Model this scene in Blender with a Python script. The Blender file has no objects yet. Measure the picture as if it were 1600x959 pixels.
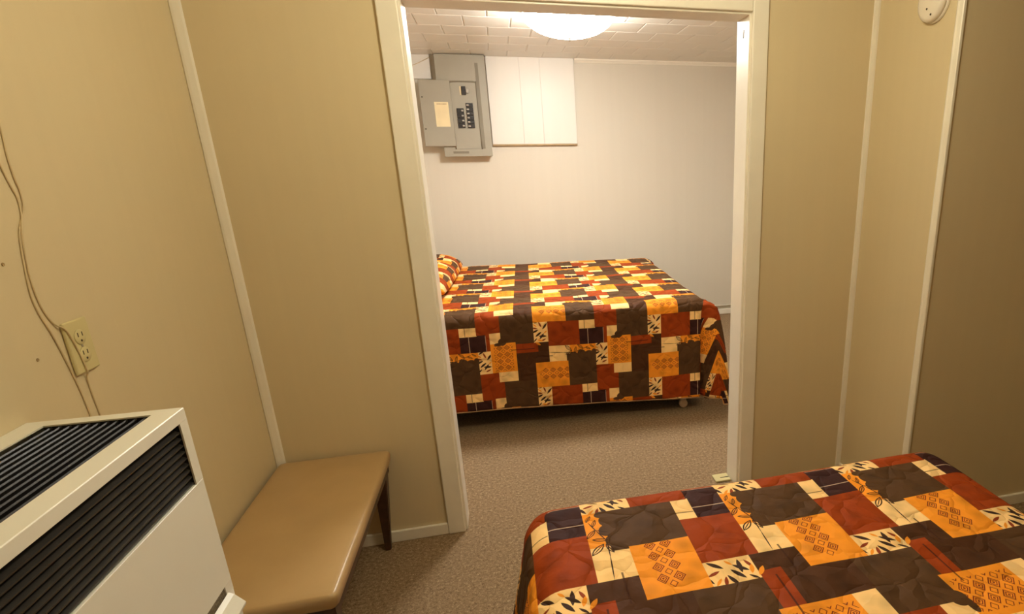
import bpy, bmesh, math, random
from mathutils import Vector, Matrix

S = bpy.context.scene
COL = S.collection
random.seed(7)

# ------------------------------------------------------------------ camera
cam_d = bpy.data.cameras.new('camera')
cam = bpy.data.objects.new('camera', cam_d)
COL.objects.link(cam)
YAW, PIT, ROL = 0.2494361, 0.2987561, -0.0180754
_cy, _sy, _cp, _sp = math.cos(YAW), math.sin(YAW), math.cos(PIT), math.sin(PIT)
_fw = Vector((_sy * _cp, _cy * _cp, -_sp))
_rt = Vector((_cy, -_sy, 0))
_up = _rt.cross(_fw)
_r2 = _rt * math.cos(ROL) + _up * math.sin(ROL)
_u2 = _up * math.cos(ROL) - _rt * math.sin(ROL)
M = Matrix((( _r2.x, _u2.x, -_fw.x), (_r2.y, _u2.y, -_fw.y), (_r2.z, _u2.z, -_fw.z))).to_4x4()
M.translation = Vector((0.8969, -2.2410, 1.4612))
cam.matrix_world = M
cam_d.sensor_width = 36.0
cam_d.lens = 898.865 / 1600 * 36.0
cam_d.shift_x = -(1018.09 - 800) / 1600
cam_d.shift_y = (536.25 - 479.5) / 1600
cam_d.clip_start = 0.02
S.camera = cam

# ------------------------------------------------------------------ world, exposure, light levels
w = bpy.data.worlds.new('world')
S.world = w
w.use_nodes = True
w.node_tree.nodes['Background'].inputs[0].default_value = (0.9, 0.85, 0.75, 1)
w.node_tree.nodes['Background'].inputs[1].default_value = 0.02
S.view_settings.view_transform = 'Standard'
S.view_settings.look = 'None'
S.view_settings.gamma = 1.0
S.view_settings.use_curve_mapping = False
S.view_settings.exposure = 0.0
S.cycles.max_bounces = 10
S.cycles.diffuse_bounces = 6
S.cycles.use_denoising = True
LAMP_NEAR = ((1.0, 0.885, 0.60), 76.0)     # colour and strength of the glowing bowls
LAMP_FAR = ((1.0, 0.965, 0.88), 72.0)

# ------------------------------------------------------------------ tagging / linking
def tag(o, label=None, cat=None, group=None, kind=None):
    if label: o['label'] = label
    if cat: o['category'] = cat
    if group: o['group'] = group
    if kind: o['kind'] = kind
    return o

def empty(name, loc=(0, 0, 0), rz=0.0):
    o = bpy.data.objects.new(name, None)
    o.empty_display_size = 0.05
    o.location = loc
    o.rotation_euler = (0, 0, rz)
    COL.objects.link(o)
    return o

def link(name, bm, mat, parent=None, smooth=False, loc=None):
    me = bpy.data.meshes.new(name)
    bmesh.ops.recalc_face_normals(bm, faces=bm.faces[:])
    bm.to_mesh(me)
    bm.free()
    if mat: me.materials.append(mat)
    if smooth:
        for p in me.polygons: p.use_smooth = True
    o = bpy.data.objects.new(name, me)
    COL.objects.link(o)
    if parent: o.parent = parent
    if loc: o.location = loc
    return o

def copy_obj(o, parent=None, loc=None):
    c = o.copy()
    COL.objects.link(c)
    c.parent = parent
    if loc is not None: c.location = loc
    return c

# ------------------------------------------------------------------ mesh helpers
def box(bm, x0, x1, y0, y1, z0, z1, bev=0.0, seg=1):
    vs = [bm.verts.new((x, y, z)) for x in (x0, x1) for y in (y0, y1) for z in (z0, z1)]
    f = [(0, 1, 3, 2), (4, 6, 7, 5), (0, 4, 5, 1), (2, 3, 7, 6), (0, 2, 6, 4), (1, 5, 7, 3)]
    fs = [bm.faces.new([vs[i] for i in q]) for q in f]
    if bev > 0:
        es = list({e for q in fs for e in q.edges})
        bmesh.ops.bevel(bm, geom=es, offset=bev, segments=seg, affect='EDGES', profile=0.5, clamp_overlap=True)

def boxobj(name, mat, ext, parent=None, bev=0.0, seg=1, smooth=False):
    bm = bmesh.new()
    box(bm, *ext, bev=bev, seg=seg)
    return link(name, bm, mat, parent, smooth)

def prism(bm, poly, axis, a, b):
    """extrude a closed 2-D outline along axis ('x','y','z') from a to b"""
    def P(u, v, t):
        return {'x': (t, u, v), 'y': (u, t, v), 'z': (u, v, t)}[axis]
    A = [bm.verts.new(P(u, v, a)) for u, v in poly]
    B = [bm.verts.new(P(u, v, b)) for u, v in poly]
    bm.faces.new(A)
    bm.faces.new(B)
    n = len(poly)
    for i in range(n):
        bm.faces.new((A[i], A[(i + 1) % n], B[(i + 1) % n], B[i]))

def lathe(bm, prof, n=48, axis='z', c=(0, 0, 0)):
    rings = []
    for r, h in prof:
        ring = []
        for k in range(n):
            a = 2 * math.pi * k / n
            if axis == 'z': p = (c[0] + r * math.cos(a), c[1] + r * math.sin(a), c[2] + h)
            elif axis == 'x': p = (c[0] + h, c[1] + r * math.cos(a), c[2] + r * math.sin(a))
            else: p = (c[0] + r * math.cos(a), c[1] + h, c[2] + r * math.sin(a))
            ring.append(bm.verts.new(p))
        rings.append(ring)
    for A, B in zip(rings, rings[1:]):
        for k in range(n):
            bm.faces.new((A[k], A[(k + 1) % n], B[(k + 1) % n], B[k]))
    bm.faces.new(rings[0])
    bm.faces.new(rings[-1])

def tube(bm, pts, r, n=8, caps=True):
    pts = [Vector(p) for p in pts]
    prev = None
    rings = []
    up = Vector((0.123, 0.311, 0.94)).normalized()
    for i, p in enumerate(pts):
        d = (pts[min(i + 1, len(pts) - 1)] - pts[max(i - 1, 0)]).normalized()
        if prev is None:
            a = d.orthogonal().normalized()
        else:
            a = (prev - d * prev.dot(d)).normalized()
        prev = a
        b = d.cross(a)
        rr = r[i] if isinstance(r, (list, tuple)) else r
        rings.append([bm.verts.new(p + a * rr * math.cos(2 * math.pi * k / n) + b * rr * math.sin(2 * math.pi * k / n)) for k in range(n)])
    for A, B in zip(rings, rings[1:]):
        for k in range(n):
            bm.faces.new((A[k], A[(k + 1) % n], B[(k + 1) % n], B[k]))
    if caps:
        bm.faces.new(rings[0])
        bm.faces.new(rings[-1])

def smooth_path(pts, n=6):
    out = []
    P = [Vector(p) for p in pts]
    for i in range(len(P) - 1):
        p0, p1, p2, p3 = P[max(i - 1, 0)], P[i], P[i + 1], P[min(i + 2, len(P) - 1)]
        for k in range(n):
            t = k / n
            out.append(0.5 * ((2 * p1) + (-p0 + p2) * t + (2 * p0 - 5 * p1 + 4 * p2 - p3) * t * t + (-p0 + 3 * p1 - 3 * p2 + p3) * t ** 3))
    out.append(P[-1])
    return out

# ------------------------------------------------------------------ node helpers
class NT:
    def __init__(self, tree):
        self.t = tree
        self.L = tree.links
    def n(self, typ, **kw):
        x = self.t.nodes.new(typ)
        for k, v in kw.items(): setattr(x, k, v)
        return x
    def put(self, sock, v):
        if v is None: return
        if hasattr(v, 'is_output') or isinstance(v, bpy.types.NodeSocket): self.L.new(v, sock)
        else: sock.default_value = v
    def m(self, op, a, b=None, c=None, clamp=False):
        x = self.n('ShaderNodeMath', operation=op)
        x.use_clamp = clamp
        self.put(x.inputs[0], a)
        self.put(x.inputs[1], b)
        if c is not None: self.put(x.inputs[2], c)
        return x.outputs[0]
    def mix(self, f, a, b, blend='MIX'):
        x = self.n('ShaderNodeMix', data_type='RGBA', blend_type=blend)
        self.put(x.inputs[0], f)
        self.put(x.inputs[6], a)
        self.put(x.inputs[7], b)
        return x.outputs[2]
    def rng(self, v, lo, hi):
        return self.m('MULTIPLY', self.m('GREATER_THAN', v, lo), self.m('LESS_THAN', v, hi))
    def noise(self, vec, scale, detail=3.0, rough=0.5):
        x = self.n('ShaderNodeTexNoise')
        x.inputs['Scale'].default_value = scale
        x.inputs['Detail'].default_value = detail
        x.inputs['Roughness'].default_value = rough
        if vec is not None: self.L.new(vec, x.inputs['Vector'])
        return x
    def ramp(self, f, stops, interp='LINEAR'):
        x = self.n('ShaderNodeValToRGB')
        cr = x.color_ramp
        cr.interpolation = interp
        while len(cr.elements) > 1: cr.elements.remove(cr.elements[-1])
        cr.elements[0].position = stops[0][0]
        cr.elements[0].color = stops[0][1]
        for p, c in stops[1:]:
            e = cr.elements.new(p)
            e.color = c
        self.put(x.inputs[0], f)
        return x.outputs[0]

def rgba(c): return (c[0], c[1], c[2], 1.0)

def new_mat(name):
    m = bpy.data.materials.new(name)
    m.use_nodes = True
    nt = NT(m.node_tree)
    return m, nt, m.node_tree.nodes['Principled BSDF']

def paint(name, col, rough=0.5, var=0.06, scale=3.0, bump=0.0, bscale=60.0, streak=False, spec=0.5, metal=0.0):
    m, t, b = new_mat(name)
    tc = t.n('ShaderNodeTexCoord')
    vec = tc.outputs['Object']
    if streak:
        mp = t.n('ShaderNodeMapping')
        mp.inputs['Scale'].default_value = (26, 26, 0.5)
        t.L.new(vec, mp.inputs['Vector'])
        nz = t.noise(mp.outputs[0], 1.0, 4.0, 0.6)
        n2 = t.noise(vec, 1.1, 2.0)
        f = t.m('ADD', t.m('MULTIPLY', nz.outputs['Fac'], 0.45), t.m('MULTIPLY', n2.outputs['Fac'], 0.55))
    else:
        nz = t.noise(vec, scale, 4.0)
        f = nz.outputs['Fac']
    lo = tuple(max(0, c * (1 - var)) for c in col)
    hi = tuple(c * (1 + var) for c in col)
    t.L.new(t.ramp(f, [(0.3, rgba(lo)), (0.7, rgba(hi))]), b.inputs['Base Color'])
    b.inputs['Roughness'].default_value = rough
    b.inputs['Specular IOR Level'].default_value = spec
    b.inputs['Metallic'].default_value = metal
    if bump > 0:
        bn = t.noise(vec, bscale, 5.0, 0.6)
        bp = t.n('ShaderNodeBump')
        bp.inputs['Strength'].default_value = bump
        bp.inputs['Distance'].default_value = 0.004
        hgt = bn.outputs['Fac']
        if streak:
            hgt = t.m('ADD', t.m('MULTIPLY', bn.outputs['Fac'], 0.5), nz.outputs['Fac'])
        t.L.new(hgt, bp.inputs['Height'])
        t.L.new(bp.outputs[0], b.inputs['Normal'])
    return m

WALL = paint('beige_wall_paint', (0.675, 0.575, 0.375), 0.5, 0.025, bump=0.10, bscale=40, streak=True)
WALL2 = paint('pale_wall_paint', (0.68, 0.635, 0.545), 0.42, 0.025, bump=0.10, bscale=40, streak=True)
TRIM = paint('cream_trim_paint', (0.86, 0.82, 0.72), 0.35, 0.03, 8, 0.12, 30)
TILE = paint('white_ceiling_tile', (0.77, 0.755, 0.70), 0.35, 0.02, 2, 0.06, 120)
CEIL = paint('white_ceiling_paint', (0.75, 0.72, 0.66), 0.6, 0.02, 2)
BOARD = paint('white_panel_board', (0.80, 0.77, 0.72), 0.4, 0.015, 6, 0.05, 30, streak=True)
EDGE = paint('tan_board_edge', (0.45, 0.33, 0.18), 0.6, 0.08, 20)
ENAMEL = paint('white_heater_enamel', (0.82, 0.81, 0.73), 0.30, 0.015, 5)
LOUVRE = paint('dark_brown_louvre', (0.023, 0.021, 0.019), 0.28, 0.15, 30)
BLACK = paint('black_interior', (0.006, 0.005, 0.005), 0.8, 0.1, 20)
VINYL = paint('tan_vinyl', (0.48, 0.325, 0.155), 0.33, 0.05, 7, 0.08, 220)
DKWOOD = paint('dark_walnut_wood', (0.060, 0.026, 0.013), 0.35, 0.3, 30, 0.1, 60)
GREYPAINT = paint('grey_panel_enamel', (0.36, 0.335, 0.27), 0.38, 0.03, 8)
GREYDK = paint('grey_panel_recess', (0.21, 0.185, 0.135), 0.5, 0.05, 8)
BREAKER = paint('black_breaker', (0.018, 0.015, 0.014), 0.4, 0.1, 30)
TOGGLE = paint('pale_toggle', (0.42, 0.39, 0.34), 0.4, 0.05, 30)
PAPER = paint('yellowed_paper', (0.80, 0.68, 0.42), 0.7, 0.04, 15)
IVORY = paint('ivory_plastic', (0.64, 0.57, 0.30), 0.35, 0.03, 20)
CABLEP = paint('painted_cable', (0.64, 0.52, 0.31), 0.5, 0.05, 30)
DETECT = paint('white_detector_plastic', (0.82, 0.76, 0.66), 0.4, 0.02, 20)
DARKDOT = paint('dark_slot', (0.05, 0.035, 0.02), 0.7, 0.1, 30)
ANCHOR = paint('dull_brown_anchor', (0.36, 0.25, 0.12), 0.6, 0.3, 120)
METAL = paint('brushed_metal', (0.55, 0.52, 0.47), 0.3, 0.05, 30, metal=1.0)
MATT = paint('mattress_ticking', (0.7, 0.66, 0.58), 0.8, 0.04, 20)
SPRING = paint('dark_box_spring_cloth', (0.02, 0.016, 0.014), 0.9, 0.1, 20)
IRON = paint('dark_bed_iron', (0.02, 0.017, 0.015), 0.5, 0.1, 20)
CASTER = paint('worn_caster_plastic', (0.55, 0.40, 0.28), 0.45, 0.06, 20)
BIND = paint('tan_hem_binding', (0.34, 0.20, 0.09), 0.7, 0.6, 11)

def carpet_mat():
    m, t, b = new_mat('brown_carpet')
    tc = t.n('ShaderNodeTexCoord')
    v = tc.outputs['Object']
    n1 = t.noise(v, 80, 4, 0.75)
    n2 = t.noise(v, 260, 2, 0.6)
    n3 = t.noise(v, 2.2, 3, 0.5)
    f = t.m('ADD', t.m('MULTIPLY', n1.outputs['Fac'], 0.6), t.m('MULTIPLY', n2.outputs['Fac'], 0.4))
    c = t.ramp(f, [(0.36, (0.075, 0.042, 0.022, 1)), (0.46, (0.245, 0.168, 0.096, 1)), (0.55, (0.325, 0.230, 0.138, 1)), (0.64, (0.59, 0.455, 0.29, 1))])
    c2 = t.mix(t.m('MULTIPLY', n3.outputs['Fac'], 0.35), c, (0.23, 0.152, 0.092, 1))
    t.L.new(c2, b.inputs['Base Color'])
    b.inputs['Roughness'].default_value = 0.95
    b.inputs['Specular IOR Level'].default_value = 0.1
    bp = t.n('ShaderNodeBump')
    bp.inputs['Strength'].default_value = 0.8
    bp.inputs['Distance'].default_value = 0.006
    t.L.new(f, bp.inputs['Height'])
    t.L.new(bp.outputs[0], b.inputs['Normal'])
    return m
CARPET = carpet_mat()

def glow_mat(name, col, strength):
    m, t, b = new_mat(name)
    tc = t.n('ShaderNodeTexCoord')
    nz = t.noise(tc.outputs['Object'], 6, 2)
    c = t.ramp(nz.outputs['Fac'], [(0.3, rgba(tuple(x * 0.97 for x in col))), (0.7, rgba(col))])
    b.inputs['Base Color'].default_value = (0.85, 0.83, 0.78, 1)
    b.inputs['Roughness'].default_value = 0.25
    t.L.new(c, b.inputs['Emission Color'])
    b.inputs['Emission Strength'].default_value = strength
    return m

# ------------------------------------------------------------------ printed patchwork fabric
PA, PB = 0.655, 0.385            # size of one pattern repeat along the bed and across it (m)
C_OR, C_CR = (0.80, 0.285, 0.024), (0.87, 0.585, 0.26)
C_RU, C_BR = (0.27, 0.043, 0.007), (0.066, 0.027, 0.012)
C_PL, C_FL = (0.042, 0.016, 0.015), (0.080, 0.040, 0.018)
CELLS = [  # s0, s1, t0, t1, colour; later rows print over earlier ones
    (0.0, 0.12, 0.0, 0.30, C_CR), (0.12, 0.39, 0.0, 0.37, C_RU), (0.387, 0.60, 0.12, 0.37, C_PL),
    (0.39, 0.53, 0.0, 0.13, C_CR), (0.525, 0.72, 0.71, 1.12, C_RU), (0.60, 0.63, 0.12, 0.37, C_RU),
    (0.63, 0.72, 0.11, 0.27, C_CR),
    (0.72, 1.0, 0.86, 1.30, C_FL), (0.82, 1.03, 0.30, 0.44, C_RU), (1.03, 1.12, 0.30, 0.61, C_BR),
    (0.84, 1.0, 0.44, 0.87, C_BR), (1.0, 1.03, 0.44, 0.61, C_BR),
    (0.12, 0.30, 0.37, 0.61, C_CR), (0.30, 0.56, 0.37, 0.52, C_OR), (0.525, 0.63, 0.37, 0.71, C_CR),
    (0.63, 0.84, 0.27, 0.71, C_OR), (0.68, 0.84, 0.71, 0.86, C_CR), (0.267, 0.525, 0.50, 1.0, C_FL),
    (0.0, 0.28, 0.61, 1.0, C_OR),
]
def leaf_group():
    g = bpy.data.node_groups.new('leaf_mask', 'ShaderNodeTree')
    I = g.interface
    for nm in ('u', 'v', 'cu', 'cv', 'cos', 'sin', 'len', 'wid'):
        I.new_socket(nm, in_out='INPUT', socket_type='NodeSocketFloat')
    I.new_socket('d', in_out='OUTPUT', socket_type='NodeSocketFloat')
    t = NT(g)
    gi, go = t.n('NodeGroupInput'), t.n('NodeGroupOutput')
    i = gi.outputs
    du, dv = t.m('SUBTRACT', i[0], i[2]), t.m('SUBTRACT', i[1], i[3])
    x = t.m('DIVIDE', t.m('ADD', t.m('MULTIPLY', du, i[4]), t.m('MULTIPLY', dv, i[5])), i[6])
    y = t.m('DIVIDE', t.m('SUBTRACT', t.m('MULTIPLY', dv, i[4]), t.m('MULTIPLY', du, i[5])), i[7])
    # pointed leaf: |y| < 1 - x^2  -> d = |y| + x^2
    d = t.m('ADD', t.m('ABSOLUTE', y), t.m('MULTIPLY', x, x))
    g.links.new(d, go.inputs[0])
    return g
LEAFG = leaf_group()

def fabric_mat():
    m, t, b = new_mat('patchwork_print')
    uv = t.n('ShaderNodeUVMap')
    uv.uv_map = 'cloth'
    sx = t.n('ShaderNodeSeparateXYZ')
    t.L.new(uv.outputs[0], sx.inputs[0])
    s = t.m('FRACT', sx.outputs[0])
    v = t.m('FRACT', sx.outputs[1])
    cm = t.n('ShaderNodeCombineXYZ')                       # cloth coordinates in metres
    t.L.new(t.m('MULTIPLY', sx.outputs[0], PA), cm.inputs[0])
    t.L.new(t.m('MULTIPLY', sx.outputs[1], PB), cm.inputs[1])
    cloth = cm.outputs[0]
    # bands of the pattern across the bed, each a stepped colour ramp along it
    cuts = {0.0, 1.0}
    for q in CELLS:
        for e in q[2:4]: cuts.add(round(e % 1.0, 4))
    cuts = sorted(cuts)
    ss = {0.0}
    for q in CELLS:
        for e in q[:2]: ss.add(round(e % 1.0, 4))
    ss = sorted(ss)
    def colour(a, c):
        out = C_BR
        for s0, s1, t0, t1, k in CELLS:
            for da in (0, 1):
                for dc in (0, 1):
                    if s0 <= a + da < s1 and t0 <= c + dc < t1: out = k
        return out
    col = None
    for c0, c1 in zip(cuts, cuts[1:]):
        cm_ = (c0 + c1) / 2
        stops = []
        last = None
        for a0, a1 in zip(ss, ss[1:] + [1.0]):
            k = colour((a0 + a1) / 2, cm_)
            if k != last: stops.append((a0, rgba(k)))
            last = k
        r = t.ramp(s, stops, 'CONSTANT')
        col = r if col is None else t.mix(t.m('GREATER_THAN', v, c0), col, r)
    def leaf(cu, cv, ang, ln, wd, U, V):
        g = t.n('ShaderNodeGroup')
        g.node_tree = LEAFG
        for k, val in enumerate((U, V, cu, cv, math.cos(ang), math.sin(ang), ln, wd)): t.put(g.inputs[k], val)
        return g.outputs[0]
    # leaf-print patches: both share one set of leaves
    inA = t.m('MULTIPLY', t.rng(s, 0.0, 0.12), t.rng(v, 0.0, 0.30))
    inB = t.m('MULTIPLY', t.rng(s, 0.525, 0.63), t.rng(v, 0.37, 0.71))
    U = t.m('MULTIPLY', t.m('SUBTRACT', s, t.m('MULTIPLY', inB, 0.52)), PA)
    V = t.m('MULTIPLY', t.m('SUBTRACT', v, t.m('MULTIPLY', inB, 0.39)), PB)
    inAB = t.m('ADD', inA, inB)
    ends = [((0.056, -0.035), (0.014, 0.010), 0), ((0.116, 0.026), (0.079, 0.104), 0), ((0.067, 0.073), (0.049, 0.0), 1),
            ((0.106, 0.215), (0.046, 0.208), 0), ((0.064, 0.150), (0.017, 0.21), 0), ((0.085, 0.175), (0.05, 0.25), 0),
            ((0.04, 0.114), (-0.011, 0.151), 0), ((0.035, 0.098), (-0.009, 0.075), 1), ((0.03, 0.065), (0.001, 0.023), 2),
            ((0.10, 0.255), (0.06, 0.285), 1), ((0.025, 0.24), (0.0, 0.285), 0), ((0.112, 0.135), (0.088, 0.17), 2)]
    for (a, c, kind) in ends:
        x0, y0, x1, y1 = a[0] * PA, a[1] * PB, c[0] * PA, c[1] * PB
        ln = math.hypot(x1 - x0, y1 - y0) / 2
        d = leaf((x0 + x1) / 2, (y0 + y1) / 2, math.atan2(y1 - y0, x1 - x0), ln * 1.15, max(0.0036, ln * 0.30), U, V)
        mk = t.m('MULTIPLY', t.m('LESS_THAN', d, 1.0), inAB)
        col = t.mix(mk, col, rgba(((0.045, 0.022, 0.016), (0.24, 0.04, 0.012), C_OR)[kind]))
    # small orange leaves spilling over the corner of the leaf patch
    Um, Vm = t.m('MULTIPLY', s, PA), t.m('MULTIPLY', v, PB)
    for (a, c, k) in (((0.075, 0.285), (0.030, 0.262), C_OR), ((0.055, 0.345), (0.012, 0.295), C_OR)):
        x0, y0, x1, y1 = a[0] * PA, a[1] * PB, c[0] * PA, c[1] * PB
        ln = math.hypot(x1 - x0, y1 - y0) / 2
        d = leaf((x0 + x1) / 2, (y0 + y1) / 2, math.atan2(y1 - y0, x1 - x0), ln, ln * 0.36, Um, Vm)
        col = t.mix(t.m('LESS_THAN', d, 1.0), col, rgba(k))
    # dark petals with a ragged edge reaching into the orange vine strip and the cream square
    for (cs, ct, rs, rt) in ((0.33, 0.505, 0.030, 0.028), (0.40, 0.498, 0.035, 0.045), (0.465, 0.50, 0.030, 0.03), (0.51, 0.50, 0.022, 0.05), (0.435, 0.515, 0.03, 0.03),
                             (0.735, 0.25, 0.035, 0.055), (0.70, 0.285, 0.035, 0.025)):
        du = t.m('DIVIDE', t.m('SUBTRACT', s, cs), rs)
        dv = t.m('DIVIDE', t.m('SUBTRACT', v, ct), rt)
        d = t.m('ADD', t.m('MULTIPLY', du, du), t.m('MULTIPLY', dv, dv))
        col = t.mix(t.m('LESS_THAN', d, 1.0), col, rgba(C_FL))
    # outlined vine leaves and stems on the orange strip and cream square
    INK = (0.05, 0.022, 0.012, 1)
    for (a, c) in (((0.258, 0.371), (0.32, 0.465)), ((0.319, 0.475), (0.259, 0.512)), ((0.356, 0.395), (0.338, 0.499)),
                   ((0.366, 0.366), (0.417, 0.434)), ((0.436, 0.421), (0.482, 0.450)), ((0.473, 0.385), (0.513, 0.424))):
        x0, y0, x1, y1 = a[0] * PA, a[1] * PB, c[0] * PA, c[1] * PB
        ln = math.hypot(x1 - x0, y1 - y0) / 2
        d = leaf((x0 + x1) / 2, (y0 + y1) / 2, math.atan2(y1 - y0, x1 - x0), ln, ln * 0.34, Um, Vm)
        ring = t.m('MULTIPLY', t.m('LESS_THAN', d, 1.0), t.m('GREATER_THAN', d, 0.62))
        rib = t.m('LESS_THAN', leaf((x0 + x1) / 2, (y0 + y1) / 2, math.atan2(y1 - y0, x1 - x0), ln * 0.95, 0.0014, Um, Vm), 1.0)
        col = t.mix(t.m('MAXIMUM', ring, rib), col, INK)
    def stroke(a, c, wd, k, col):
        x0, y0, x1, y1 = a[0] * PA, a[1] * PB, c[0] * PA, c[1] * PB
        ln = math.hypot(x1 - x0, y1 - y0) / 2
        d = leaf((x0 + x1) / 2, (y0 + y1) / 2, math.atan2(y1 - y0, x1 - x0), ln * 1.15, wd, Um, Vm)
        return t.mix(t.m('LESS_THAN', d, 0.9), col, k)
    for a, c in (((0.335, 0.487), (0.235, 0.480)), ((0.25, 0.481), (0.125, 0.467)), ((0.415, 0.430), (0.386, 0.515)), ((0.47, 0.40), (0.405, 0.44)), ((0.415, 0.434), (0.335, 0.487))):
        col = stroke(a, c, 0.0019, INK, col)
    # thin pale thread lines over the plum and cream patches, dark ones through the rust and brown
    pale = t.m('MULTIPLY', t.m('LESS_THAN', t.m('ABSOLUTE', t.m('SUBTRACT', s, 0.464)), 0.0026), t.rng(v, 0.13, 0.37))
    pale2 = t.m('MULTIPLY', t.m('LESS_THAN', t.m('ABSOLUTE', t.m('SUBTRACT', s, 0.60)), 0.002), t.rng(v, 0.13, 0.37))
    col = t.mix(t.m('MULTIPLY', t.m('MAXIMUM', pale, pale2), 0.75), col, (0.62, 0.46, 0.34, 1))
    dk = t.m('MULTIPLY', t.m('LESS_THAN', t.m('ABSOLUTE', t.m('SUBTRACT', s, 0.437)), 0.0028), t.rng(v, 0.0, 0.125))
    dk2 = t.m('MULTIPLY', t.m('LESS_THAN', t.m('ABSOLUTE', t.m('SUBTRACT', v, 0.385)), 0.006), t.rng(s, 0.80, 1.0))
    dk3 = t.m('MULTIPLY', t.m('LESS_THAN', t.m('ABSOLUTE', t.m('SUBTRACT', v, 0.52)), 0.006), t.rng(s, 0.0, 0.15))
    col = t.mix(t.m('MULTIPLY', t.m('MAXIMUM', t.m('MAXIMUM', dk, dk2), dk3), 0.8), col, (0.045, 0.016, 0.01, 1))
    # nested diamonds on the orange patches
    inOA = t.m('MULTIPLY', t.rng(s, 0.045, 0.28), t.rng(v, 0.69, 0.89))
    inOB = t.m('MULTIPLY', t.rng(s, 0.66, 0.815), t.rng(v, 0.30, 0.69))
    ph = t.m('DIVIDE', t.m('SUBTRACT', s, 0.268), 0.0625)
    w1 = t.m('SUBTRACT', t.m('FRACT', t.m('ADD', ph, 0.5)), 0.5)
    w2 = t.m('SUBTRACT', t.m('FRACT', ph), 0.5)
    pv = t.m('DIVIDE', t.m('SUBTRACT', v, 0.74), 0.10)
    y1 = t.m('SUBTRACT', t.m('FRACT', t.m('ADD', pv, 0.5)), 0.5)
    y2 = t.m('SUBTRACT', t.m('FRACT', pv), 0.5)
    d1 = t.m('ADD', t.m('ABSOLUTE', w1), t.m('MULTIPLY', t.m('ABSOLUTE', y1), 1.12))
    d2 = t.m('ADD', t.m('ABSOLUTE', w2), t.m('MULTIPLY', t.m('ABSOLUTE', y2), 1.12))
    rings = t.m('MAXIMUM', t.rng(d1, 0.345, 0.44), t.m('MAXIMUM', t.rng(d1, 0.19, 0.27), t.m('LESS_THAN', d1, 0.09)))
    small = t.rng(d2, 0.225, 0.30)
    inSm = t.m('MAXIMUM', t.m('MULTIPLY', t.rng(s, 0.030, 0.26), t.rng(v, 0.742, 0.838)), inOB)
    mk = t.m('MULTIPLY', t.m('MAXIMUM', t.m('MULTIPLY', rings, t.m('MAXIMUM', inOA, inOB)), t.m('MULTIPLY', small, inSm)), 1.0)
    col = t.mix(mk, col, (0.20, 0.035, 0.014, 1))
    # soft tone-on-tone blossoms, and thread variation
    vo = t.n('ShaderNodeTexVoronoi', feature='SMOOTH_F1')
    vo.inputs['Scale'].default_value = 17
    vo.inputs['Smoothness'].default_value = 0.15
    t.L.new(cloth, vo.inputs['Vector'])
    tone = t.ramp(vo.outputs['Distance'], [(0.10, (0.80, 0.80, 0.80, 1)), (0.50, (1.18, 1.16, 1.13, 1))])
    col = t.mix(0.8, col, tone, 'MULTIPLY')
    t.L.new(col, b.inputs['Base Color'])
    b.inputs['Roughness'].default_value = 0.62
    b.inputs['Specular IOR Level'].default_value = 0.07
    # quilting: scalloped stitching lines sunk between puffed lobes
    dn = t.noise(cloth, 9, 2)
    wob = t.n('ShaderNodeVectorMath', operation='MULTIPLY_ADD')
    t.L.new(dn.outputs['Color'], wob.inputs[0])
    wob.inputs[1].default_value = (0.11, 0.11, 0)
    t.L.new(cloth, wob.inputs[2])
    q = t.n('ShaderNodeTexVoronoi', feature='DISTANCE_TO_EDGE')
    q.inputs['Scale'].default_value = 10.5
    t.L.new(wob.outputs[0], q.inputs['Vector'])
    puff = t.m('POWER', t.m('MINIMUM', t.m('MULTIPLY', q.outputs['Distance'], 2.6), 1.0), 0.7)
    wr = t.noise(cloth, 26, 3)
    hgt = t.m('ADD', puff, t.m('MULTIPLY', wr.outputs['Fac'], 0.35))
    bp = t.n('ShaderNodeBump')
    bp.inputs['Strength'].default_value = 0.85
    bp.inputs['Distance'].default_value = 0.010
    t.L.new(hgt, bp.inputs['Height'])
    t.L.new(bp.outputs[0], b.inputs['Normal'])
    return m
FABRIC = fabric_mat()

# ================================================================== SETTING
XR = 2.415          # face of the boxed-out closet side
YC = -0.470         # face of the closet front
D = 3.143           # far wall
H = 2.345
WT = 0.118          # partition thickness
def struct(o): return tag(o, kind='structure')

struct(boxobj('floor', CARPET, (-0.1, 3.7, -3.5, 3.3, -0.06, 0.0)))
struct(boxobj('wall_left', WALL, (-0.1, 0.0, -3.4, WT, 0.0, H)))
# partition with its opening
bm = bmesh.new()
box(bm, 0.0, 0.630, 0.0, WT, 0.0, H)
box(bm, 1.887, 3.6, 0.0, WT, 0.0, H)
box(bm, 0.630, 1.887, 0.0, WT, 2.012, H)
struct(link('wall_partition', bm, WALL))
bm = bmesh.new()
box(bm, XR, XR + 0.1, YC, 0.0, 0.0, H)
struct(link('wall_closet_side', bm, WALL))
struct(boxobj('wall_closet_front', WALL, (XR + 0.1, 3.6, YC, YC + 0.1, 0.0, H)))
struct(boxobj('wall_right', WALL, (3.6, 3.7, -3.4, YC, 0.0, H)))
struct(boxobj('wall_rear', WALL, (-0.1, 3.7, -3.5, -3.4, 0.0, H)))
struct(boxobj('wall_far', WALL2, (-0.1, 3.5, D, D + 0.1, 0.0, H)))
struct(boxobj('wall_far_left', WALL2, (-0.1, 0.0, WT, D, 0.0, H)))
struct(boxobj('wall_far_right', WALL2, (3.4, 3.5, WT, D, 0.0, H)))
struct(boxobj('ceiling', CEIL, (-0.1, 3.7, -3.5, WT, H, H + 0.08)))
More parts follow.
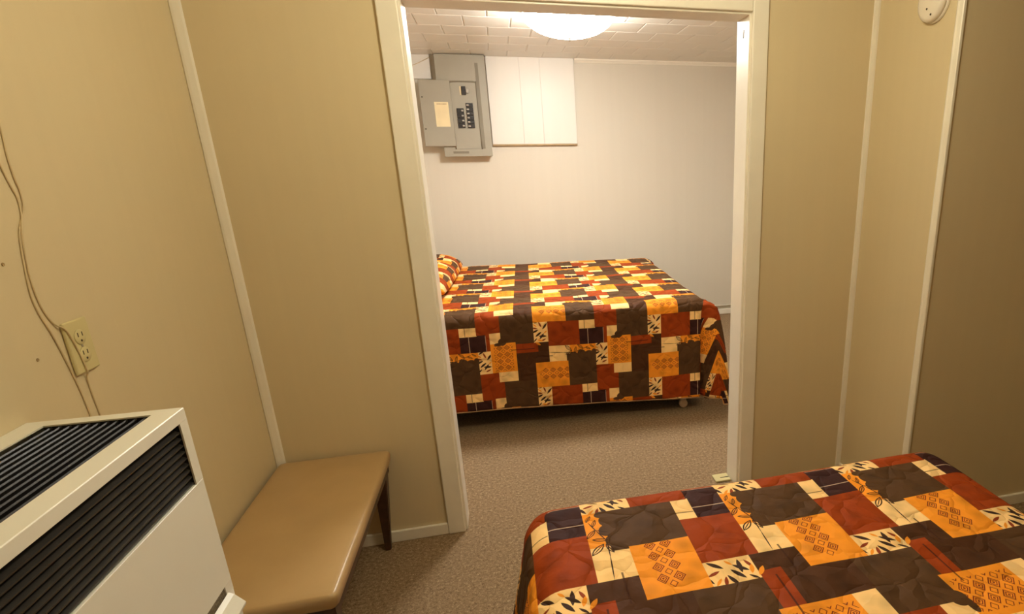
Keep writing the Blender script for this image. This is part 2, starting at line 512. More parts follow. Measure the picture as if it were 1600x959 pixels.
# tiled ceiling of the far room: every tile a piece in running bond
ceil2 = struct(boxobj('ceiling', CEIL, (-0.1, 3.7, WT, D + 0.1, H + 0.012, H + 0.08)))
TX, TY = 0.2855, 0.268
def tile_mesh(wd, dp):
    bm = bmesh.new()
    g, e = 0.0008, 0.006
    x0, x1, y0, y1 = g, wd - g, g, dp - g
    lo = [bm.verts.new(p) for p in ((x0 + e, y0 + e, 0), (x1 - e, y0 + e, 0), (x1 - e, y1 - e, 0), (x0 + e, y1 - e, 0))]
    mi = [bm.verts.new(p) for p in ((x0, y0, 0.0030), (x1, y0, 0.0030), (x1, y1, 0.0030), (x0, y1, 0.0030))]
    up = [bm.verts.new(p) for p in ((x0, y0, 0.0118), (x1, y0, 0.0118), (x1, y1, 0.0118), (x0, y1, 0.0118))]
    bm.faces.new(lo)
    for A, B in ((lo, mi), (mi, up)):
        for k in range(4): bm.faces.new((A[k], A[(k + 1) % 4], B[(k + 1) % 4], B[k]))
    return bm
full = None
r = 0
y = D - TY
while y > WT - 0.05:
    off = 0.0737 if r % 2 else 0.0737 - TX / 2
    if r % 2 == 0: off = -0.069
    x = off
    while x < 3.4:
        x0, x1 = max(x, 0.0), min(x + TX, 3.4)
        y0 = max(y, WT)
        if x1 - x0 > 0.02 and y + TY - y0 > 0.03:
            dz = random.uniform(0, 0.0012)
            if abs(x1 - x0 - TX) < 1e-6 and y0 == y:
                if full is None:
                    full = link('ceiling_tile', tile_mesh(TX, TY), TILE, ceil2, loc=(x0, y0, H - dz))
                else:
                    copy_obj(full, ceil2, (x0, y0, H - dz))
            else:
                link('ceiling_tile', tile_mesh(x1 - x0, y + TY - y0), TILE, ceil2, loc=(x0, y0, H - dz))
        x += TX
    y -= TY
    r += 1

# doorway: jambs, stops and flat casing (cased opening without a door leaf)
dr = struct(empty('door_1', (0, 0, 0)))
boxobj('jamb', TRIM, (0.630, 0.648, -0.001, WT + 0.001, 0.0, 2.0), dr, 0.002)
boxobj('jamb', TRIM, (1.869, 1.887, -0.001, WT + 0.001, 0.0, 2.0), dr, 0.002)
boxobj('head_jamb', TRIM, (0.630, 1.887, -0.001, WT + 0.001, 1.995, 2.012), dr, 0.002)
for nm, x0, x1, z0, z1 in (('casing', 0.573, 0.640, 0.0, 2.072), ('casing', 1.877, 1.941, 0.0, 2.072)):
    boxobj(nm, TRIM, (x0, x1, -0.017, 0.0, z0, z1), dr, 0.004, 2)
boxobj('head_casing', TRIM, (0.6405, 1.8765, -0.0165, 0.0, 2.003, 2.072), dr, 0.004, 2)
for x0, x1 in ((0.573, 0.640), (1.877, 1.941)):
    boxobj('casing', TRIM, (x0, x1, WT, WT + 0.017, 0.0, 2.072), dr, 0.004, 2)
boxobj('head_casing', TRIM, (0.6405, 1.8765, WT, WT + 0.0165, 2.003, 2.072), dr, 0.004, 2)
# strike screw hole near the top of the right jamb
bm = bmesh.new()
box(bm, 1.8678, 1.8695, 0.05, 0.056, 1.925, 1.955, 0.0005)
link('strike_slot', bm, DARKDOT, dr)

# corner battens and outside-corner moulding
def batten(name, poly, z0=0.0, z1=H):
    bm = bmesh.new()
    prism(bm, poly, 'z', z0, z1)
    return struct(link(name, bm, TRIM))
batten('trim_1', [(0, 0), (0, -0.009), (0.003, -0.012), (0.010, -0.012), (0.026, -0.008), (0.030, 0)])
batten('trim_2', [(XR - 0.022, 0), (XR - 0.020, -0.008), (XR - 0.008, -0.012), (XR, -0.012), (XR, 0)])
batten('trim_3', [(XR, YC + 0.034), (XR - 0.006, YC + 0.032), (XR - 0.010, YC + 0.024), (XR - 0.0085, YC + 0.016), (XR - 0.012, YC + 0.012),
                  (XR - 0.012, YC - 0.003), (XR - 0.010, YC - 0.006), (XR - 0.002, YC - 0.006), (XR + 0.004, YC)])
# baseboards
def base(name, ext):
    struct(boxobj(name, TRIM, ext, None, 0.003, 2))
base('baseboard_partition', (0.0305, 0.5725, -0.013, 0.0, 0.0, 0.050))
base('baseboard_left', (0.0, 0.013, -3.4, -0.014, 0.0, 0.050))
base('baseboard_closet_side', (XR - 0.013, XR, YC + 0.035, -0.014, 0.0, 0.050))
base('baseboard_closet_front', (XR + 0.006, 3.6, YC - 0.013, YC, 0.0, 0.050))
base('baseboard_far', (0.0, 3.4, D - 0.016, D, 0.0, 0.052))
bm = bmesh.new()
tube(bm, [(0.0, D - 0.013, 0.089), (3.4, D - 0.013, 0.089)], 0.010, 8)
struct(link('trim_4', bm, TRIM, None, True))
bm = bmesh.new()
prism(bm, [(D, H - 0.030), (D - 0.006, H - 0.030), (D - 0.012, H - 0.020), (D - 0.024, H - 0.010), (D - 0.026, H), (D, H)], 'x', 1.63, 3.4)
struct(link('trim_5', bm, TRIM))

# ================================================================== CEILING LAMPS
def ceiling_lamp(loc, glow, label):
    o = tag(empty('ceiling_lamp', loc), label, 'lamp', None)
    R = 0.265
    bm = bmesh.new()
    lathe(bm, [(0.02, 0.0), (R * 0.72, 0.0), (R * 0.74, -0.012), (R * 0.70, -0.030), (R * 0.60, -0.034), (0.02, -0.034)], 48)
    link('base_pan', bm, ENAMEL, o, True)
    bm = bmesh.new()
    prof = []
    for k in range(14):
        a = k / 13 * math.pi / 2 * 0.97
        prof.append((R * math.cos(a) ** 0.9 + 0.002, -0.032 - 0.118 * math.sin(a) ** 1.15))
    lathe(bm, [(R * 0.97, -0.028)] + prof, 64)
    link('glass_bowl', bm, glow, o, True)
    bm = bmesh.new()
    lathe(bm, [(0.004, -0.147), (0.011, -0.151), (0.012, -0.156), (0.007, -0.160), (0.009, -0.165), (0.003, -0.172)], 16)
    link('finial', bm, METAL, o, True)
    return o
ceiling_lamp((1.392, 1.53, H - 0.001), glow_mat('far_lamp_glow', *LAMP_FAR), 'glowing white glass bowl ceiling lamp seen through the doorway')
gl = tag(empty('ceiling_lamp', (1.25, -1.02, H - 0.001)), 'warm glowing globe ceiling lamp of the near room, above the picture', 'lamp')
bm = bmesh.new()
lathe(bm, [(0.01, 0.0), (0.075, 0.0), (0.075, -0.014), (0.05, -0.03), (0.01, -0.03)], 32)
link('base_pan', bm, ENAMEL, gl, True)
bm = bmesh.new()
bmesh.ops.create_uvsphere(bm, u_segments=32, v_segments=18, radius=0.105, matrix=Matrix.Translation((0, 0, -0.125)))
link('glass_globe', bm, glow_mat('near_lamp_glow', *LAMP_NEAR), gl, True)

# ================================================================== WALL HEATER
ht = tag(empty('wall_heater', (0.0, -0.985, 0.0)), 'white enamel wall heater with dark louvred grilles at lower left', 'heater')
LH = 0.86          # length towards the camera
DX = 0.256
ZT = 1.02
# local y runs from 0 (far end) to -LH
TS = 0.003         # sheet thickness
boxobj('core', BLACK, (0.012, DX - 0.034, -LH + 0.014, -0.030, 0.02, ZT - 0.034), ht)
boxobj('side_panel', ENAMEL, (0.001, DX - TS - 0.0003, -0.010, 0.0, 0.0, ZT - TS - 0.0003), ht)
boxobj('side_panel', ENAMEL, (0.001, DX - TS - 0.0003, -LH, -LH + 0.010, 0.0, ZT - TS - 0.0003), ht)
boxobj('back_panel', ENAMEL, (0.001, 0.008, -LH + 0.0105, -0.0105, 0.02, ZT - 0.012), ht)
bm = bmesh.new()       # top sheet with its opening, folded over the front edge
box(bm, 0.001, 0.042, -LH, 0.0, ZT - TS, ZT, 0.0)
prism(bm, [(0.214, ZT), (DX - 0.0014, ZT), (DX, ZT - 0.0014), (DX, 0.996), (DX - TS, 0.996), (DX - TS, ZT - TS), (0.214, ZT - TS)], 'y', -LH, 0.0)
box(bm, 0.0415, 0.2145, -0.026, 0.0, ZT - TS, ZT - 0.0001)
box(bm, 0.0415, 0.2145, -LH, -LH + 0.03, ZT - TS, ZT - 0.0001)
link('top_frame', bm, ENAMEL, ht)
boxobj('grille_stile', ENAMEL, (DX - TS, DX, -0.027, 0.0, 0.8622, 0.9958), ht)
boxobj('grille_stile', ENAMEL, (DX - TS, DX, -LH, -LH + 0.03, 0.8622, 0.9958), ht)
boxobj('front_panel', ENAMEL, (DX - 0.010, DX, -LH, 0.0, 0.615, 0.862), ht, 0.0006)
boxobj('lower_panel', ENAMEL, (DX - 0.010, DX - 0.0005, -LH, 0.0, 0.0, 0.590), ht, 0.0006)
boxobj('panel_end', ENAMEL, (DX - 0.010, DX - 0.0002, -0.030, -0.0002, 0.5902, 0.6148), ht)
boxobj('grille_end', BLACK, (DX - 0.030, DX - TS - 0.0002, -0.0276, -0.0268, 0.863, 0.9955), ht)
boxobj('grille_end', BLACK, (0.0425, 0.2135, -0.0266, -0.0258, ZT - 0.031, ZT - TS - 0.0002), ht)
# grilles: one slat = one piece
fg = boxobj('front_grille', BLACK, (DX - 0.032, DX - 0.029, -LH + 0.0305, -0.0275, 0.863, 0.9955), ht)
bm = bmesh.new()
prism(bm, [(DX - 0.026, 0.005), (DX - 0.0235, 0.006), (DX - 0.0035, -0.0045), (DX - 0.0040, -0.0075), (DX - 0.0060, -0.0070)], 'y', -LH + 0.031, -0.028)
sl = link('louvre', bm, LOUVRE, fg)
zs = [0.8725 + k * 0.01385 for k in range(9)]
sl.location = (0, 0, zs[0])
for z in zs[1:]: copy_obj(sl, fg, (0, 0, z))
tg = boxobj('top_grille', BLACK, (0.0425, 0.2135, -LH + 0.0305, -0.0265, ZT - 0.0325, ZT - 0.030), ht)
bm = bmesh.new()
prism(bm, [(-0.0055, ZT - 0.026), (-0.0030, ZT - 0.027), (0.0065, ZT - 0.0055), (0.0050, ZT - 0.0030), (0.0030, ZT - 0.0045)], 'y', -LH + 0.031, -0.027)
sl = link('louvre', bm, LOUVRE, tg)
xs = [0.050 + k * 0.01485 for k in range(11)]
sl.location = (xs[0], 0, 0)
for x in xs[1:]: copy_obj(sl, tg, (x, 0, 0))
# dark perforated strip and the sloped lip of the lower door
boxobj('vent_strip', paint('perforated_strip', (0.16, 0.13, 0.08), 0.7, 0.6, 190), (DX - 0.011, DX - 0.0025, -LH + 0.05, -0.0305, 0.5902, 0.6148), ht)
bm = bmesh.new()
prism(bm, [(DX, 0.596), (DX + 0.010, 0.590), (DX + 0.028, 0.566), (DX + 0.027, 0.560), (DX + 0.020, 0.556), (DX, 0.552)], 'y', -LH + 0.02, -0.024)
link('door_lip', bm, ENAMEL, ht)
boxobj('door_panel', ENAMEL, (DX + 0.0002, DX + 0.019, -LH + 0.02, -0.026, 0.04, 0.552), ht, 0.003, 2)

# ================================================================== OUTLET, CABLES, ANCHORS
ol = tag(empty('wall_outlet', (0.0, -0.794, 1.115)), 'ivory duplex wall outlet above the heater on the left wall', 'outlet')
boxobj('cover_plate', IVORY, (0.0005, 0.0075, -0.0365, 0.0365, -0.0565, 0.0565), ol, 0.003, 2)
for dz in (0.0195, -0.0195):
    bm = bmesh.new()
    lathe(bm, [(0.002, 0.0072), (0.0165, 0.0072), (0.0165, 0.0088), (0.0155, 0.0096), (0.002, 0.0096)], 24, 'x', (0, 0, dz))
    rc = link('receptacle', bm, IVORY, ol, True)
    for dy in (-0.0065, 0.0065):
        boxobj('slot', DARKDOT, (0.0094, 0.0099, dy - 0.0013, dy + 0.0013, dz + 0.001, dz + 0.010), rc)
    bm = bmesh.new()
    lathe(bm, [(0.0005, 0.0094), (0.0026, 0.0094), (0.0026, 0.0099), (0.0005, 0.0099)], 12, 'x', (0, 0, dz - 0.008))
    link('ground_hole', bm, DARKDOT, rc)
bm = bmesh.new()
lathe(bm, [(0.0005, 0.0072), (0.003, 0.0072), (0.003, 0.0084), (0.0005, 0.0088)], 12, 'x', (0, 0, 0))
link('screw', bm, METAL, ol)

def cable(pts, label, r=0.0017):
    bm = bmesh.new()
    tube(bm, smooth_path(pts), r, 8)
    return tag(link('wall_cable', bm, CABLEP, None, True), label, 'cable')
X0 = 0.0018
cable([(X0, -0.806, 1.72), (X0, -0.810, 1.62), (X0, -0.814, 1.545), (X0, -0.820, 1.499), (X0, -0.820, 1.458), (X0, -0.817, 1.437), (X0, -0.822, 1.404), (X0, -0.842, 1.376),
       (X0, -0.855, 1.352), (X0, -0.868, 1.293), (X0, -0.875, 1.243), (X0, -0.871, 1.204), (X0, -0.857, 1.160), (X0, -0.845, 1.108), (X0, -0.8355, 1.056), (X0, -0.829, 1.010), (X0, -0.824, 0.94), (X0, -0.822, 0.88)],
      'thin painted-over cable running down the left wall past the outlet edge')
cable([(X0, -0.860, 1.60), (X0, -0.850, 1.53), (X0, -0.843, 1.479), (X0, -0.836, 1.447), (X0, -0.829, 1.423), (X0, -0.8325, 1.393), (X0 + .003, -0.846, 1.370),
       (X0 + .003, -0.855, 1.345), (X0, -0.861, 1.293), (X0, -0.8635, 1.243), (X0, -0.857, 1.204), (X0 + .001, -0.843, 1.176), (0.0095, -0.827, 1.156), (0.0095, -0.812, 1.105), (0.0095, -0.806, 1.062), (X0 + .0015, -0.803, 1.046), (X0, -0.801, 1.010), (X0, -0.797, 0.94), (X0, -0.795, 0.88)],
      'thin painted-over cable crossing the face of the outlet plate', 0.0016)
for yy, zz, lb in ((-0.910, 1.121, 'small dark screw anchor in the left wall beside the outlet'), (-0.913, 1.308, 'small dark screw anchor in the left wall at the left picture edge')):
    bm = bmesh.new()
    lathe(bm, [(0.0008, 0.0004), (0.0034, 0.0004), (0.0028, 0.0018), (0.0008, 0.0010)], 14, 'x', (0, yy, zz))
    o = tag(link('wall_anchor', bm, ANCHOR), lb, 'screw')

# ================================================================== SMOKE DETECTOR (on the closet side, facing left)
sd = tag(empty('smoke_detector', (XR, -0.333, 1.982)), 'round white smoke detector on the narrow wall at upper right', 'smoke detector')
bm = bmesh.new()
lathe(bm, [(0.004, -0.0004), (0.066, -0.0004), (0.067, -0.004), (0.066, -0.012), (0.004, -0.012)], 48, 'x')
link('mounting_ring', bm, DETECT, sd, True)
bm = bmesh.new()
lathe(bm, [(0.004, -0.0122), (0.0635, -0.0122), (0.0640, -0.022), (0.060, -0.030), (0.050, -0.033), (0.004, -0.034)], 48, 'x')
link('cover', bm, DETECT, sd, True)
for dy, dz in ((0.006, -0.022), (-0.016, -0.043)):
    bm = bmesh.new()
    lathe(bm, [(0.0004, -0.0325), (0.0035, -0.0325), (0.0035, -0.0348), (0.0004, -0.0348)], 12, 'x', (0, dy, dz))
    link('sensor_hole', bm, DARKDOT, sd)

# ================================================================== BENCH
bn = tag(empty('bench', (0.0, 0.0, 0.0)), 'low bench with tan vinyl seat and dark tapered wooden legs in the corner', 'bench')
def seat_bm():
    bm = bmesh.new()
    x0, x1, y0, y1, zb, zt = 0.014, 0.402, -0.850, -0.016, 0.378, 0.430
    nx, ny = 26, 48
    rc = 0.016
    def corner(x, y):     # round the plan corners
        cx = min(max(x, x0 + rc), x1 - rc)
        cy = min(max(y, y0 + rc), y1 - rc)
        dx, dy = x - cx, y - cy
        if dx and dy:
            l = max(abs(dx), abs(dy))
            d = math.hypot(dx, dy)
            return cx + dx * l / d, cy + dy * l / d
        return x, y
    def lay(shrink, z, dome):
        g = []
        for i in range(nx + 1):
            row = []
            for j in range(ny + 1):
                u, v = i / nx, j / ny
                x, y = corner(x0 + (x1 - x0) * u, y0 + (y1 - y0) * v)
                mx, my = (x0 + x1) / 2, (y0 + y1) / 2
                x = mx + (x - mx) * (1 - shrink / ((x1 - x0) / 2))
                y = my + (y - my) * (1 - shrink / ((y1 - y0) / 2))
                h = dome * (1 - (2 * u - 1) ** 4) * (1 - (2 * v - 1) ** 6)
                row.append(bm.verts.new((x, y, z + h)))
            g.append(row)
        return g
    top = lay(0.010, zt - 0.008, 0.008)
    for i in range(nx):
        for j in range(ny): bm.faces.new((top[i][j], top[i + 1][j], top[i + 1][j + 1], top[i][j + 1]))
    def rim(g):
        return [g[i][0] for i in range(nx)] + [g[nx][j] for j in range(ny)] + [g[i][ny] for i in range(nx, 0, -1)] + [g[0][j] for j in range(ny, 0, -1)]
    R0 = rim(top)
    mx, my = (x0 + x1) / 2, (y0 + y1) / 2
    prev = R0
    for k, (sh, z) in enumerate(((0.004, zt - 0.011), (0.0005, zt - 0.018), (0.0, zt - 0.028), (0.002, zb + 0.006), (0.006, zb))):
        ring = []
        for vv in R0:
            ax, ay = vv.co.x - mx, vv.co.y - my
            fx = ((x1 - x0) / 2 - sh) / ((x1 - x0) / 2 - 0.010)
            fy = ((y1 - y0) / 2 - sh) / ((y1 - y0) / 2 - 0.010)
            ring.append(bm.verts.new((mx + ax * fx, my + ay * fy, z)))
        n = len(ring)
        for q in range(n): bm.faces.new((prev[q], prev[(q + 1) % n], ring[(q + 1) % n], ring[q]))
        prev = ring
    bm.faces.new(prev)
    return bm
link('seat', seat_bm(), VINYL, bn, True)
bm = bmesh.new()
box(bm, 0.030, 0.388, -0.836, -0.818, 0.335, 0.377, 0.002)
box(bm, 0.030, 0.388, -0.048, -0.030, 0.335, 0.377, 0.002)
box(bm, 0.030, 0.048, -0.818, -0.048, 0.335, 0.377, 0.002)
box(bm, 0.370, 0.388, -0.818, -0.048, 0.335, 0.377, 0.002)
link('seat_rail', bm, DKWOOD, bn)
def leg_bm(tx, ty, bx, by):
    bm = bmesh.new()
    h0, h1 = 0.024, 0.011
    A = [bm.verts.new((tx + a * h0, ty + c * h0, 0.3765)) for a, c in ((-1, -1), (1, -1), (1, 1), (-1, 1))]
    Mi = [bm.verts.new((tx + a * h0 * 0.92 + (bx - tx) * 0.3, ty + c * h0 * 0.92 + (by - ty) * 0.3, 0.27)) for a, c in ((-1, -1), (1, -1), (1, 1), (-1, 1))]
    B = [bm.verts.new((bx + a * h1, by + c * h1, 0.0)) for a, c in ((-1, -1), (1, -1), (1, 1), (-1, 1))]
    bm.faces.new(A)
    bm.faces.new(B)
    for P, Q in ((A, Mi), (Mi, B)):
        for k in range(4): bm.faces.new((P[k], P[(k + 1) % 4], Q[(k + 1) % 4], Q[k]))
    bmesh.ops.bevel(bm, geom=bm.edges[:], offset=0.003, segments=2, affect='EDGES')
    return bm
for tx, ty, bx, by in ((0.362, -0.055, 0.343, -0.052), (0.366, -0.814, 0.366, -0.800), (0.055, -0.055, 0.060, -0.055), (0.055, -0.814, 0.060, -0.800)):
    link('leg', leg_bm(tx, ty, bx, by), DKWOOD, bn)

# ================================================================== BREAKER PANEL on the far wall
bp_ = tag(empty('breaker_panel', (0.0, D, 0.0)), 'grey electrical breaker panel with open door high on the far wall', 'breaker panel')
yb = -0.10
boxobj('cabinet', GREYPAINT, (0.516, 0.884, yb + 0.014, -0.0005, 1.572, 2.336), bp_, 0.002)
bm = bmesh.new()      # cover plate with its opening (0.603..0.806 x 1.625..2.137)
y0, y1 = yb, yb + 0.0135
box(bm, 0.506, 0.603, y0, y1, 1.565, 2.340, 0.0015)
box(bm, 0.806, 0.889, y0, y1, 1.565, 2.340, 0.0015)
box(bm, 0.602, 0.807, y0 + 0.0003, y1, 2.137, 2.3395)
box(bm, 0.602, 0.807, y0 + 0.0003, y1, 1.5655, 1.625)
link('cover', bm, GREYPAINT, bp_)
bm = bmesh.new()      # raised lip round the opening
def lip(pts, r): tube(bm, pts, r, 8)
lip(smooth_path([(0.600, y0, 1.622), (0.600, y0, 2.10), (0.606, y0, 2.132), (0.630, y0, 2.140), (0.780, y0, 2.140), (0.803, y0, 2.132), (0.809, y0, 2.10), (0.809, y0, 1.622)], 3), 0.0055)
link('opening_lip', bm, GREYDK, bp_, True)
boxobj('dead_front', GREYPAINT, (0.604, 0.805, yb + 0.004, yb + 0.0125, 1.626, 2.136), bp_)
boxobj('door_strip', GREYDK, (0.812, 0.836, y0 - 0.002, y0, 1.625, 2.28), bp_, 0.0008)
boxobj('label_strip', GREYDK, (0.575, 0.700, y0 - 0.0012, y0, 1.588, 1.606), bp_)
def breaker(x0, x1, z0, z1, tx0, tx1):
    yb2 = yb + 0.0038
    b = boxobj('breaker', BREAKER, (x0, x1, yb2 - 0.008, yb2, z0 + 0.0012, z1 - 0.0012), bp_, 0.001)
    zc = (z0 + z1) / 2
    boxobj('toggle', TOGGLE, (tx0, tx1, yb2 - 0.020, yb2 - 0.008, zc - 0.0065, zc + 0.0055), b, 0.0015)
for k in range(4): breaker(0.637, 0.693, 1.786 + k * 0.0385, 1.786 + (k + 1) * 0.0385, 0.672, 0.689)
for k in range(6): breaker(0.712, 0.768, 1.786 + k * 0.0322, 1.786 + (k + 1) * 0.0322, 0.716, 0.735)
mb = boxobj('main_breaker', BREAKER, (0.690, 0.722, yb - 0.010, yb + 0.0038, 2.040, 2.104), bp_, 0.0015)
boxobj('toggle', TOGGLE, (0.724, 0.748, yb - 0.014, yb + 0.0038, 2.052, 2.086), mb, 0.004)
boxobj('rating_label', PAPER, (0.676, 0.688, yb + 0.001, yb + 0.0038, 2.040, 2.104), bp_)
dd = boxobj('panel_door', GREYPAINT, (0.366, 0.604, yb - 0.020, yb - 0.006, 1.646, 2.147), bp_, 0.002)
boxobj('directory_card', PAPER, (0.470, 0.578, yb - 0.0216, yb - 0.0202, 1.797, 1.984), dd)
boxobj('card_heading', paint('tan_heading', (0.60, 0.48, 0.28), 0.7, 0.1, 60), (0.488, 0.565, yb - 0.0222, yb - 0.0217, 1.962, 1.974), dd)
for z in (1.78, 2.02):
    bm = bmesh.new()
    lathe(bm, [(0.0005, -0.0202), (0.006, -0.0202), (0.005, -0.0232), (0.0005, -0.0236)], 14, 'y', (0.384, yb, z))
    link('latch_screw', bm, DARKDOT, dd)

# white planked cover boards beside it
ap = tag(empty('access_panel', (0.0, D, 0.0)), 'white planked cover panel on the far wall right of the breaker panel', 'panel')
for x0, x1 in ((0.899, 1.1645), (1.1653, 1.3332), (1.334, 1.620)):
    boxobj('plank', BOARD, (x0, x1, -0.028, -0.0005, 1.662, 2.344), ap, 0.0011)
boxobj('bottom_edge', EDGE, (0.899, 1.620, -0.0285, -0.0005, 1.650, 1.6615), ap, 0.001)
sb = boxobj('access_panel', BOARD, (0.16, 0.466, D - 0.028, D - 0.0005, 2.166, 2.344), None, 0.0018)
tag(sb, 'small white cover board under the ceiling left of the breaker panel', 'panel')
bm = bmesh.new()
tube(bm, smooth_path([(0.18, D - 0.031, 2.225), (0.33, D - 0.0315, 2.262), (0.42, D - 0.0315, 2.30), (0.47, D - 0.032, 2.325)]), 0.0022, 6)
tag(link('wall_cable', bm, CABLEP, None, True), 'thin wire strung across the small white board by the breaker panel', 'cable')

# ================================================================== BEDS
def bed(name, loc, rz, L, W, Hb, label, casters):
    o = tag(empty(name, loc, rz), label, 'bed')
    zt = Hb - 0.022
    boxobj('mattress', MATT, (0.02, L - 0.060, 0.060, W - 0.060, zt - 0.24, zt), o, 0.06, 4, True)
    boxobj('box_spring', SPRING, (0.03, L - 0.070, 0.065, W - 0.065, 0.165, zt - 0.242), o, 0.015, 2)
    bm = bmesh.new()
    box(bm, 0.04, L - 0.075, 0.066, 0.095, 0.125, 0.164)
    box(bm, 0.04, L - 0.075, W - 0.095, W - 0.066, 0.125, 0.164)
    for x in (0.08, L / 2 - 0.02, L - 0.14): box(bm, x, x + 0.04, 0.095, W - 0.095, 0.125, 0.164)
    link('bed_frame', bm, IRON, o)
    for x, yq in casters:
        bm = bmesh.new()
        tube(bm, [(x, yq, 0.055), (x, yq, 0.135)], 0.013, 10)
        lg = link('leg', bm, IRON, o)
        bm = bmesh.new()
        lathe(bm, [(0.004, -0.013), (0.022, -0.013), (0.027, -0.009), (0.027, 0.009), (0.022, 0.013), (0.004, 0.013)], 20, 'y', (x, yq, 0.0272))
        bmesh.ops.create_icosphere(bm, subdivisions=2, radius=0.020, matrix=Matrix.Translation((x, yq, 0.052)))
        link('caster', bm, CASTER, lg, True)
    return o

def coverlet(loc, rz, L, W, Hb, s0, t0, dropA, dropB, dropF, flare, label, corner=(0.0, 0.70, 0.006), step=0.0165, fr=0.045, wav=0.006):
    """quilted cloth laid over a bed. local x: head to foot; local y: from the t-side edge across.
    dropA(x): hang on the y=0 side, dropB: on the y=W side, dropF(y): at the foot"""
    Lx, Wy = L - fr, W - 2 * fr           # flat part
    arc = fr * math.pi / 2
    nx, nf = int(Lx / step), 40
    ny, nd = int(Wy / step), 40
    us = [(i / nx * Lx, 0.0) for i in range(nx + 1)] + [(Lx, k / nf) for k in range(1, nf + 1)]
    vs = [(0.0, -(nd - k) / nd) for k in range(nd)] + [(j / ny * Wy, 0.0) for j in range(ny + 1)] + [(Wy, k / nd) for k in range(1, nd + 1)]
    rnd = random.Random(5)
    ph = [rnd.uniform(0, 6.28) for _ in range(6)]
    def hang(m, fl):
        if m <= arc:
            a = m / fr
            return fr * math.sin(a), -fr * (1 - math.cos(a))
        q = m - arc
        return fr + q * math.sin(fl), -fr - q * math.cos(fl)
    bm = bmesh.new()
    uvl = bm.loops.layers.uv.new('cloth')
    grid, cloth = [], {}
    for (u, fu) in us:
        row = []
        for (v, fv) in vs:
            dF = dropF(v)
            dS = dropA(u) if fv < 0 else dropB
            dx = fu * dF
            dy = abs(fv) * dS
            sgn = -1 if fv < 0 else 1
            cx, cy = u + dx, v + sgn * dy
            z = Hb + 0.0035 * math.sin(7.1 * u + ph[0]) * math.sin(6.3 * v + ph[1]) + 0.002 * math.sin(23 * u + ph[2]) * math.sin(19 * v + ph[3])
            if dx == 0 and dy == 0:
                p = Vector((u, v + fr, z))
            else:
                m = max(dx, dy)
                th = math.atan2(dy, dx)           # 0 = foot side, 90 deg = long side
                lw = min(dx, dy) / m if m > 0 else 0
                fl = flare
                k = m / 0.6
                rip = wav * k * (math.sin(9.0 * u + ph[4] + 2 * fu) + 0.6 * math.sin(17 * v + ph[5]) * (1 if fu > 0 else 0.0))
                o_, dz = hang(m, fl)
                o_ += rip * min(1, max(0, (m - arc)) / 0.1)
                if lw > 0:
                    amp, c1, crease = corner
                    bump = math.exp(-((th - c1) / 0.42) ** 2)
                    o_ += amp * bump * k ** 0.4 * min(1, lw * 2.2) * min(1, m / 0.08)
                    o_ -= crease * min(1, k * 1.6) * math.exp(-((th - 1.20) / 0.17) ** 2)
                p = Vector((u + o_ * math.cos(th) if dx > 0 else u, v + fr + sgn * (o_ * math.sin(th) if dy > 0 else 0.0), z + dz))
                if dy > 0 and dx == 0: p.y = v + fr + sgn * o_
                p.z = max(p.z, 0.012)
            vt = bm.verts.new(p)
            cloth[vt] = (s0 + cx / PA, t0 - (cy + fr) / PB)
            row.append(vt)
        grid.append(row)
    for i in range(len(us) - 1):
        for j in range(len(vs) - 1):
            f = bm.faces.new((grid[i][j], grid[i + 1][j], grid[i + 1][j + 1], grid[i][j + 1]))
            for lp in f.loops: lp[uvl].uv = cloth[lp.vert]
    edge = [grid[i][0].co.copy() for i in range(len(us))] + [grid[-1][j].co.copy() for j in range(1, len(vs))] + [grid[i][-1].co.copy() for i in range(len(us) - 2, -1, -1)]
    root = tag(empty('bedspread', loc, rz), label, 'bedspread', 'matching patchwork bedspreads')
    o = link('quilted_cloth', bm, FABRIC, root, True)
    md = o.modifiers.new('thickness', 'SOLIDIFY')
    md.thickness = 0.008
    md.offset = -1
    bm = bmesh.new()
    tube(bm, [edge[k] for k in range(0, len(edge), 2)], 0.0038, 6)
    link('hem_binding', bm, BIND, root, True)
    return root

# far bed: head towards the left wall, long side facing the doorway
FL, FW, FH = 2.005, 1.77, 0.702
frz = math.radians(-2.3)
floc = (0.045, 0.972, 0.0)
bed('far_bed', floc, frz, FL, FW, FH, 'bed in the far room, mostly hidden under its patchwork bedspread, caster showing', ((1.868, 0.075), (0.12, 0.075), (0.12, FW - 0.08), (1.868, FW - 0.08)))
coverlet(floc, frz, FL, FW, FH, (0.045 - 1.023) / PA, -0.115, lambda x: 0.575 + 0.045 * x / 2.0 + 0.03 * (x / 2.0) ** 4, 0.50,
         lambda y: 0.68, 0.02, 'orange, rust and brown patchwork bedspread hanging over the bed in the far room', corner=(0.155, 0.55, 0.05), fr=0.055)
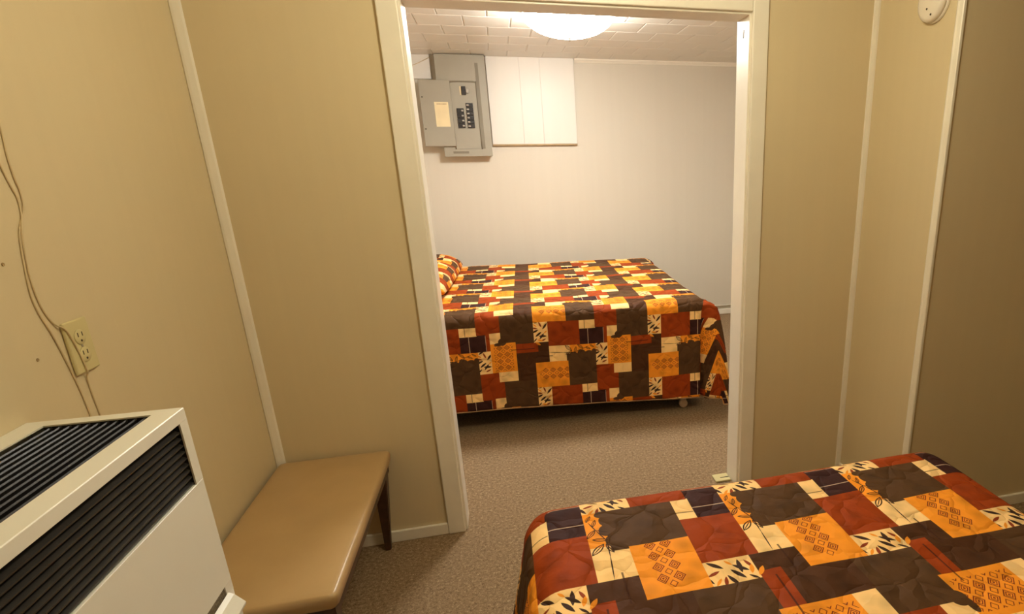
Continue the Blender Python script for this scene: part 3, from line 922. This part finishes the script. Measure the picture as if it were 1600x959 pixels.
# near bed: foot towards the partition, head behind the camera
NL, NW, NH = 2.065, 1.325, 0.580
nloc = (2.205, -2.870, 0.0)
nrz = math.pi / 2
bed('near_bed', nloc, nrz, NL, NW, NH, 'bed at lower right in the near room, wholly hidden under its patchwork bedspread', ((1.90, 0.10), (0.12, 0.10), (0.12, NW - 0.10), (1.90, NW - 0.10)))
coverlet(nloc, nrz, NL, NW, NH, 0.267 - 1.786 / PA, 1 + (2.205 - 1.278) / PB, lambda x: 0.50, 0.50,
         lambda y: 0.50, 0.22, 'large orange, rust and brown patchwork bedspread on the bed at lower right', step=0.0125, fr=0.085)

# pillow under matching cloth at the head of the far bed
def pillow():
    bm = bmesh.new()
    uvl = bm.loops.layers.uv.new('cloth')
    LX, LY, T = 0.52, 1.20, 0.145
    nx, ny = 36, 64
    cl = {}
    sheets = []
    for sg in (1, -1):
        g = []
        for i in range(nx + 1):
            row = []
            for j in range(ny + 1):
                u, v = 2 * i / nx - 1, 2 * j / ny - 1
                if sg < 0 and (i in (0, nx) or j in (0, ny)):
                    row.append(sheets[0][i][j])
                    continue
                e = max(0.0, (1 - u ** 4) * (1 - v ** 6)) ** 0.5
                pin = 1 - 0.05 * (abs(u) * abs(v)) ** 3
                z = (T * 0.72 * e if sg > 0 else -T * 0.28 * e) + (0.008 * math.sin(9 * v + 4 * u) * e if sg > 0 else 0)
                vt = bm.verts.new((u * LX / 2 * pin, v * LY / 2 * pin, z))
                cl[vt] = (1.5 * (u * LX / 2 + 0.12 * u * e) / PA + 0.62, -1.5 * (v * LY / 2) / PB + 0.35)
                row.append(vt)
            g.append(row)
        sheets.append(g)
    for g in sheets:
        for i in range(nx):
            for j in range(ny):
                f = bm.faces.new((g[i][j], g[i + 1][j], g[i + 1][j + 1], g[i][j + 1]))
                for lp in f.loops: lp[uvl].uv = cl[lp.vert]
    return bm
po = link('pillow', pillow(), FABRIC, None, True, loc=(0.312, 1.960, FH + 0.046))
po.rotation_euler = (0, 0, frz)
tag(po, 'long pillow in matching patchwork cloth at the head of the far bed', 'pillow')

# odds and ends on the floor
pl = tag(empty('floor_plate', (1.838, 0.088, 0.0)), 'small cream plate on the carpet at the foot of the right door jamb', 'plate')
boxobj('plate', IVORY, (-0.048, 0.028, -0.034, 0.030, 0.0005, 0.009), pl, 0.002, 2)
boxobj('slot', DARKDOT, (-0.018, 0.026, -0.010, -0.004, 0.0088, 0.0095), pl)
